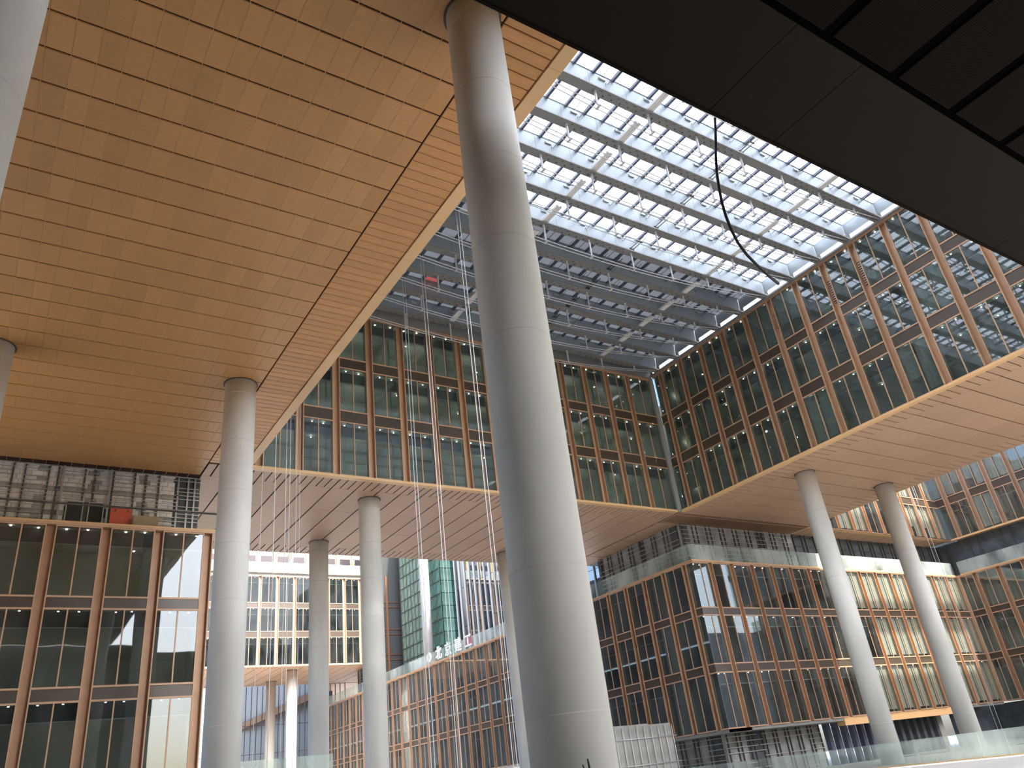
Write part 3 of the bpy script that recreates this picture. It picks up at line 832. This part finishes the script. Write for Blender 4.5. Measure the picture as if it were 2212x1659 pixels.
# ------------------------------------------------------------------ parapets and balustrades
def balustrade(axis, plane, u0, u1, z0, h, label, pitch=1.36, rail=None, gm='glass_clear', coping=True, t=0.03):
    e = empty('glass_balustrade', (u0, plane, z0) if axis == 'B' else (plane, u0, z0))
    tag(e, label, 'balustrade')
    def B(nm, a, b, v0, v1, p, q, m_):
        if axis == 'B': return box(nm, a, b, plane + v0, plane + v1, p, q, m_, e)
        return box(nm, plane + v0, plane + v1, a, b, p, q, m_, e)
    n = max(1, round((u1 - u0) / pitch)); st = (u1 - u0) / n
    for i in range(n):
        B('glass_pane', u0 + st * i + 0.01, u0 + st * (i + 1) - 0.01, 0, t, z0 + 0.08, z0 + h, gm)
    B('base_shoe', u0, u1, -0.05, 0.08, z0, z0 + 0.1, 'trim_tan' if coping else 'galvanised')
    if rail == 'pipe':
        mb = MB().tube([(u0, plane + 0.2, z0 + h - 0.08), (u1, plane + 0.2, z0 + h - 0.08)], 0.06, 10)
        link('handrail', mb.mesh('handrail', 'stud_dark', True), (0, 0, 0), e)
    return e
balustrade('B', 47.28, -7.5, 10.75, 15.67, 1.25, 'clear balustrade with dark pipe handrail in front of the block wall', 2.73, 'pipe', gm='glass_plain')
balustrade('B', 47.3, 50.7, 93.2, 15.67, 1.5, 'glass parapet along the top of the lower right glazed wall, bright where the sun falls')
balustrade('A', 50.75, 47.4, 63.4, 15.67, 1.5, 'glass parapet on the corner block facing the huge column')
balustrade('A', 50.7, 76.0, 141, 15.67, 1.45, 'glass parapet carrying white lettering above the courtyard wall')
balustrade('A', 93.5, 16.0, 46.8, 15.67, 1.5, 'shaded glass parapet at the far right')
balustrade('A', 47.2, 8.0, 62.0, FLOOR, 1.36, 'pale glass balustrade at the bottom right corner in front of the columns', 1.5)
balustrade('B', 47.3, 11.2, 18.0, 1.65, 1.25, 'milky glass balustrade at the bottom between the left columns', 1.5)
tag(box('floor_landing', 11.0, 18.1, 47.2, 49.5, 1.1, 1.66, 'concrete_floor'), 'landing slab under the milky glass balustrade between the left columns', 'landing', kind='structure')
balustrade('B', 121.4, 20.0, 56.4, 34.2, 1.6, 'distant sunlit glass parapet on top of the courtyard wing')

# lettering on the courtyard parapet
sg = empty('parapet_sign', (50.6, 92, 16.1)); tag(sg, 'white characters and round emblem fixed to the courtyard glass parapet', 'sign')
MT_SIGN = Matrix(((0, 0, -1), (-1, 0, 0), (0, 1, 0)))
dg = None
def glyph(ch, y, z, size):
    cu = bpy.data.curves.new('glyph', 'FONT'); cu.body = ch; cu.size = size; cu.extrude = 0.03; cu.offset = 0.03
    cu.align_x = 'CENTER'; cu.resolution_u = 3
    ob = bpy.data.objects.new('glyph_tmp', cu); COL.objects.link(ob)
    bpy.context.view_layer.update()
    me = bpy.data.meshes.new_from_object(ob.evaluated_get(bpy.context.evaluated_depsgraph_get()))
    bpy.data.objects.remove(ob)
    me.transform(MT_SIGN.to_4x4()); me.materials.clear(); me.materials.append(MATS['white_letter'])
    return link('letter', me, (50.6, y, z), sg)
for ch, y in zip('北京建工', (94.7, 92.1, 89.4, 86.8)):
    glyph(ch, y, 16.1, 1.75)
box('red_backing', 50.66, 50.69, 85.9, 87.5, 16.1, 17.1, 'red_film', sg)
em = MB().tube([(50.55, 97.4, 16.65), (50.6, 97.4, 16.65)], 0.62, 24)
link('emblem', em.mesh('emblem', 'white_letter'), (0, 0, 0), sg)
emb = MB()
for a in (90, 210, 330):
    an = math.radians(a)
    emb.tube([(50.53, 97.4 + 0.2 * math.cos(an), 16.65 + 0.2 * math.sin(an)), (50.55, 97.4 + 0.2 * math.cos(an), 16.65 + 0.2 * math.sin(an))], 0.16, 3)
link('emblem_mark', emb.mesh('emblem_mark', 'galvanised'), (0, 0, 0), sg)

# ------------------------------------------------------------------ blue reflective facade, scaffold tower behind the courtyard parapet
bf = box('wall_courtyard_upper', 58.5, 59.0, 64.0, 103.6, 15.8, 44.0, 'interior_dark')
tag(bf, 'tall blue mirror glass wall with pale vertical fins above the lettered parapet', 'wall', kind='structure')
y = 64.2
i = 0
while y < 103.2:
    w = random.uniform(1.2, 1.5)
    for z0, z1 in ((15.85, 21.3), (21.35, 26.9), (26.95, 32.5), (32.55, 38.0), (38.05, 43.9)):
        box('glass_pane', 58.40, 58.45, y + 0.05, y + w - 0.05, z0, z1, 'glass_blue', bf)
    box('fin', 58.22, 58.42, y - 0.05, y + 0.05 + (0.12 if i % 3 == 0 else 0), 15.85, 43.9, 'trim_tan' if i == 19 else ('bronze_dark' if i in (18, 12, 7) else 'steel_white'), bf)
    y += w; i += 1
sc_ = empty('scaffold_tower', (59, 111, 15.8)); tag(sc_, 'scaffold tower wrapped in green safety netting beside the white column', 'scaffold')
for zi in range(14):
    z0 = 15.85 + zi * 1.9
    for j in range(7):
        y0 = 104.6 + j * 2.0
        pale = j >= 3
        box('net_panel', 57.0, 57.04, y0 + 0.03, y0 + 1.97, z0 + 0.05, z0 + 1.86, 'net_pale' if pale else 'net_green', sc_)
    for j in range(3):
        x0 = 57.1 + j * 2.0
        box('net_panel', x0, x0 + 1.95, 104.5, 104.54, z0 + 0.05, z0 + 1.86, 'net_green', sc_)
    link('ledger', box_mesh(0.07, 14.2, 0.07, 'stud_dark'), (56.9, 111.6, z0), sc_)
for j in range(12):
    link('standard', box_mesh(0.07, 0.07, 27, 'stud_dark'), (56.88, 104.6 + j * 1.25, 15.8 + 13.5), sc_)
box('core', 57.3, 64, 104.8, 118.4, 15.85, 42, 'interior_dark', sc_)
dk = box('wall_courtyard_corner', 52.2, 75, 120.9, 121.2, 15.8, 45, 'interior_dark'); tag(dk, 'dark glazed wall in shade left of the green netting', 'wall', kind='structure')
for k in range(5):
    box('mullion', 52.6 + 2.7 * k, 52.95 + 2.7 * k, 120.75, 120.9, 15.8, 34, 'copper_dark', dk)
for z in (20.4, 21.2, 24.4, 25.2, 28.8, 29.6): box('transom', 52.2, 75, 120.8, 120.9, z, z + 0.1, 'copper_dark', dk)

# storey set back above the distant courtyard wall
pent = box('wall_penthouse', 18, 56.4, 127.5, 128, 34.2, 43.5, 'penthouse'); tag(pent, 'pale setback storey with tan piers above the distant sunlit parapet', 'wall', kind='structure')
for k in range(14):
    x = 19.2 + 2.735 * k
    box('pier', x, x + 0.5, 127.2, 127.5, 34.2, 43.4, 'trim_tan', pent)
    box('window_pane', x + 0.7, x + 2.5, 127.42, 127.49, 36.4, 38.6, 'bronze_dark', pent)
# distant glazed screen under the courtyard soffit
gs = empty('window_2', (20, 141, FLOOR)); tag(gs, 'distant bright glazed screen with thin dark bars under the courtyard soffit', 'window', kind='structure')
for k in range(40):
    x = 20 + 0.92 * k
    box('bar', x, x + 0.10, 140.9, 141.1, FLOOR, ZS, 'bar_dark', gs)
for z in (4.5, 9.5, 13.8): box('crossbar', 20, 53, 140.95, 141.05, z, z + 0.08, 'bar_dark', gs)
nb = box('wall_north_lower', 56.5, 57, 150, 215, FLOOR, ZS, 'bronze_dark'); tag(nb, 'dark blue-grey glazed block under the most distant soffit', 'wall', kind='structure')

# ------------------------------------------------------------------ hoarding box beside the huge column
hb = empty('hoarding', (40, 45.5, FLOOR)); tag(hb, 'grey sheeted scaffold box with pale poles at the foot of the corner block', 'hoarding')
for k in range(5):
    box('sheet', 37.0 + k * 1.08, 37.0 + (k + 1) * 1.08 - 0.02, 45.0, 45.04, FLOOR, 2.82 + random.uniform(-0.04, 0.05), 'sheet_grey', hb)
for k in range(3):
    box('sheet', 42.36, 42.4, 45.05 + k * 1.2, 45.05 + (k + 1) * 1.2 - 0.02, FLOOR, 2.8, 'sheet_grey', hb)
for k in range(9):
    link('pole', MB().tube([(0, 0, 0), (0, 0, 4.3)], 0.03, 8).mesh('pole', 'rail_zinc', True) if 'pole' not in CACHE else CACHE['pole'], (37.1 + k * 0.66, 44.9, FLOOR), hb)
for z in (0.3, 1.95): link('ledger', MB().tube([(36.9, 44.86, z), (42.7, 44.86, z)], 0.03, 8).mesh('ledger', 'galvanised', True), (0, 0, 0), hb)

# ------------------------------------------------------------------ hanging ropes
def rope(x, y, zt, zb, label, r=0.022, dx=0.16):
    e = empty('rope', (x, y, zb)); tag(e, label, 'rope', 'white ropes hanging from the roof')
    for s in ((-dx / 2, dx / 2) if dx else (0,)):
        link('strand', MB().tube([(0, 0, 0), (0, 0, zt - zb)], r, 6).mesh('strand', 'rope_white', True), (x + s, y - s * 0.6, zb), e)
rope(21.34, 33.25, 33.6, FLOOR, 'pair of white ropes hanging just left of the huge column')
rope(21.33, 38.45, 33.6, FLOOR, 'brightest pair of white ropes, hanging in the middle of the far glazed wall', 0.026)
rope(21.32, 41.35, 33.6, FLOOR, 'pair of white ropes hanging left of the brightest pair')
rope(13.2, 46.7, 33.6, FLOOR, 'single thin rope nearest to the left concrete column', 0.016, 0)
rope(13.2, 44.0, 33.6, FLOOR, 'bold single rope hanging before the copper channel left of the slim columns', 0.022, 0)
rope(13.98, 44.0, 33.6, FLOOR, 'pair of ropes hanging right of the bold single rope', 0.018, 0.2)
rope(14.62, 44.0, 33.6, FLOOR, 'thin rope pair closest to the shaded slim column', 0.012, 0.18)
rope(70.5, 36.8, 33.6, FLOOR, 'thin rope pair hanging right of the blue shaded column', 0.016, 0.3)
# black cable dangling from the canopy edge
pts = [(13.966, 14.95), (13.7, 14.1), (13.441, 13.348), (13.25, 12.7), (13.137, 12.172), (13.06, 11.7), (13.033, 11.278), (13.06, 10.85), (13.144, 10.496), (13.32, 10.2), (13.572, 9.966), (13.85, 9.76), (14.139, 9.579)]
cb = link('cable', MB().tube([(x, 8.78 - 0.012 * i, z) for i, (x, z) in enumerate(pts)], 0.034, 10).mesh('cable', 'black_rubber', True), (0, 0, 0))
tag(cb, 'black cable dangling in a curve from the canopy edge before the skylight', 'cable')
# two cable ends tied to the huge column
ce = empty('cable_stub', (8.63, 11.2, -1.6)); tag(ce, 'small black cable ends sticking up in front of the huge column at the bottom edge', 'cable')
link('cable_end', MB().tube([(8.66, 11.25, FLOOR), (8.66, 11.25, 0.0), (8.63, 11.25, 0.27)], 0.04, 8, 0.012).mesh('cable_end', 'black_rubber', True), (0, 0, 0), ce)
link('cable_end', MB().tube([(8.62, 11.28, FLOOR), (8.60, 11.28, -0.05), (8.54, 11.28, 0.19)], 0.03, 8, 0.010).mesh('cable_end', 'black_rubber', True), (0, 0, 0), ce)
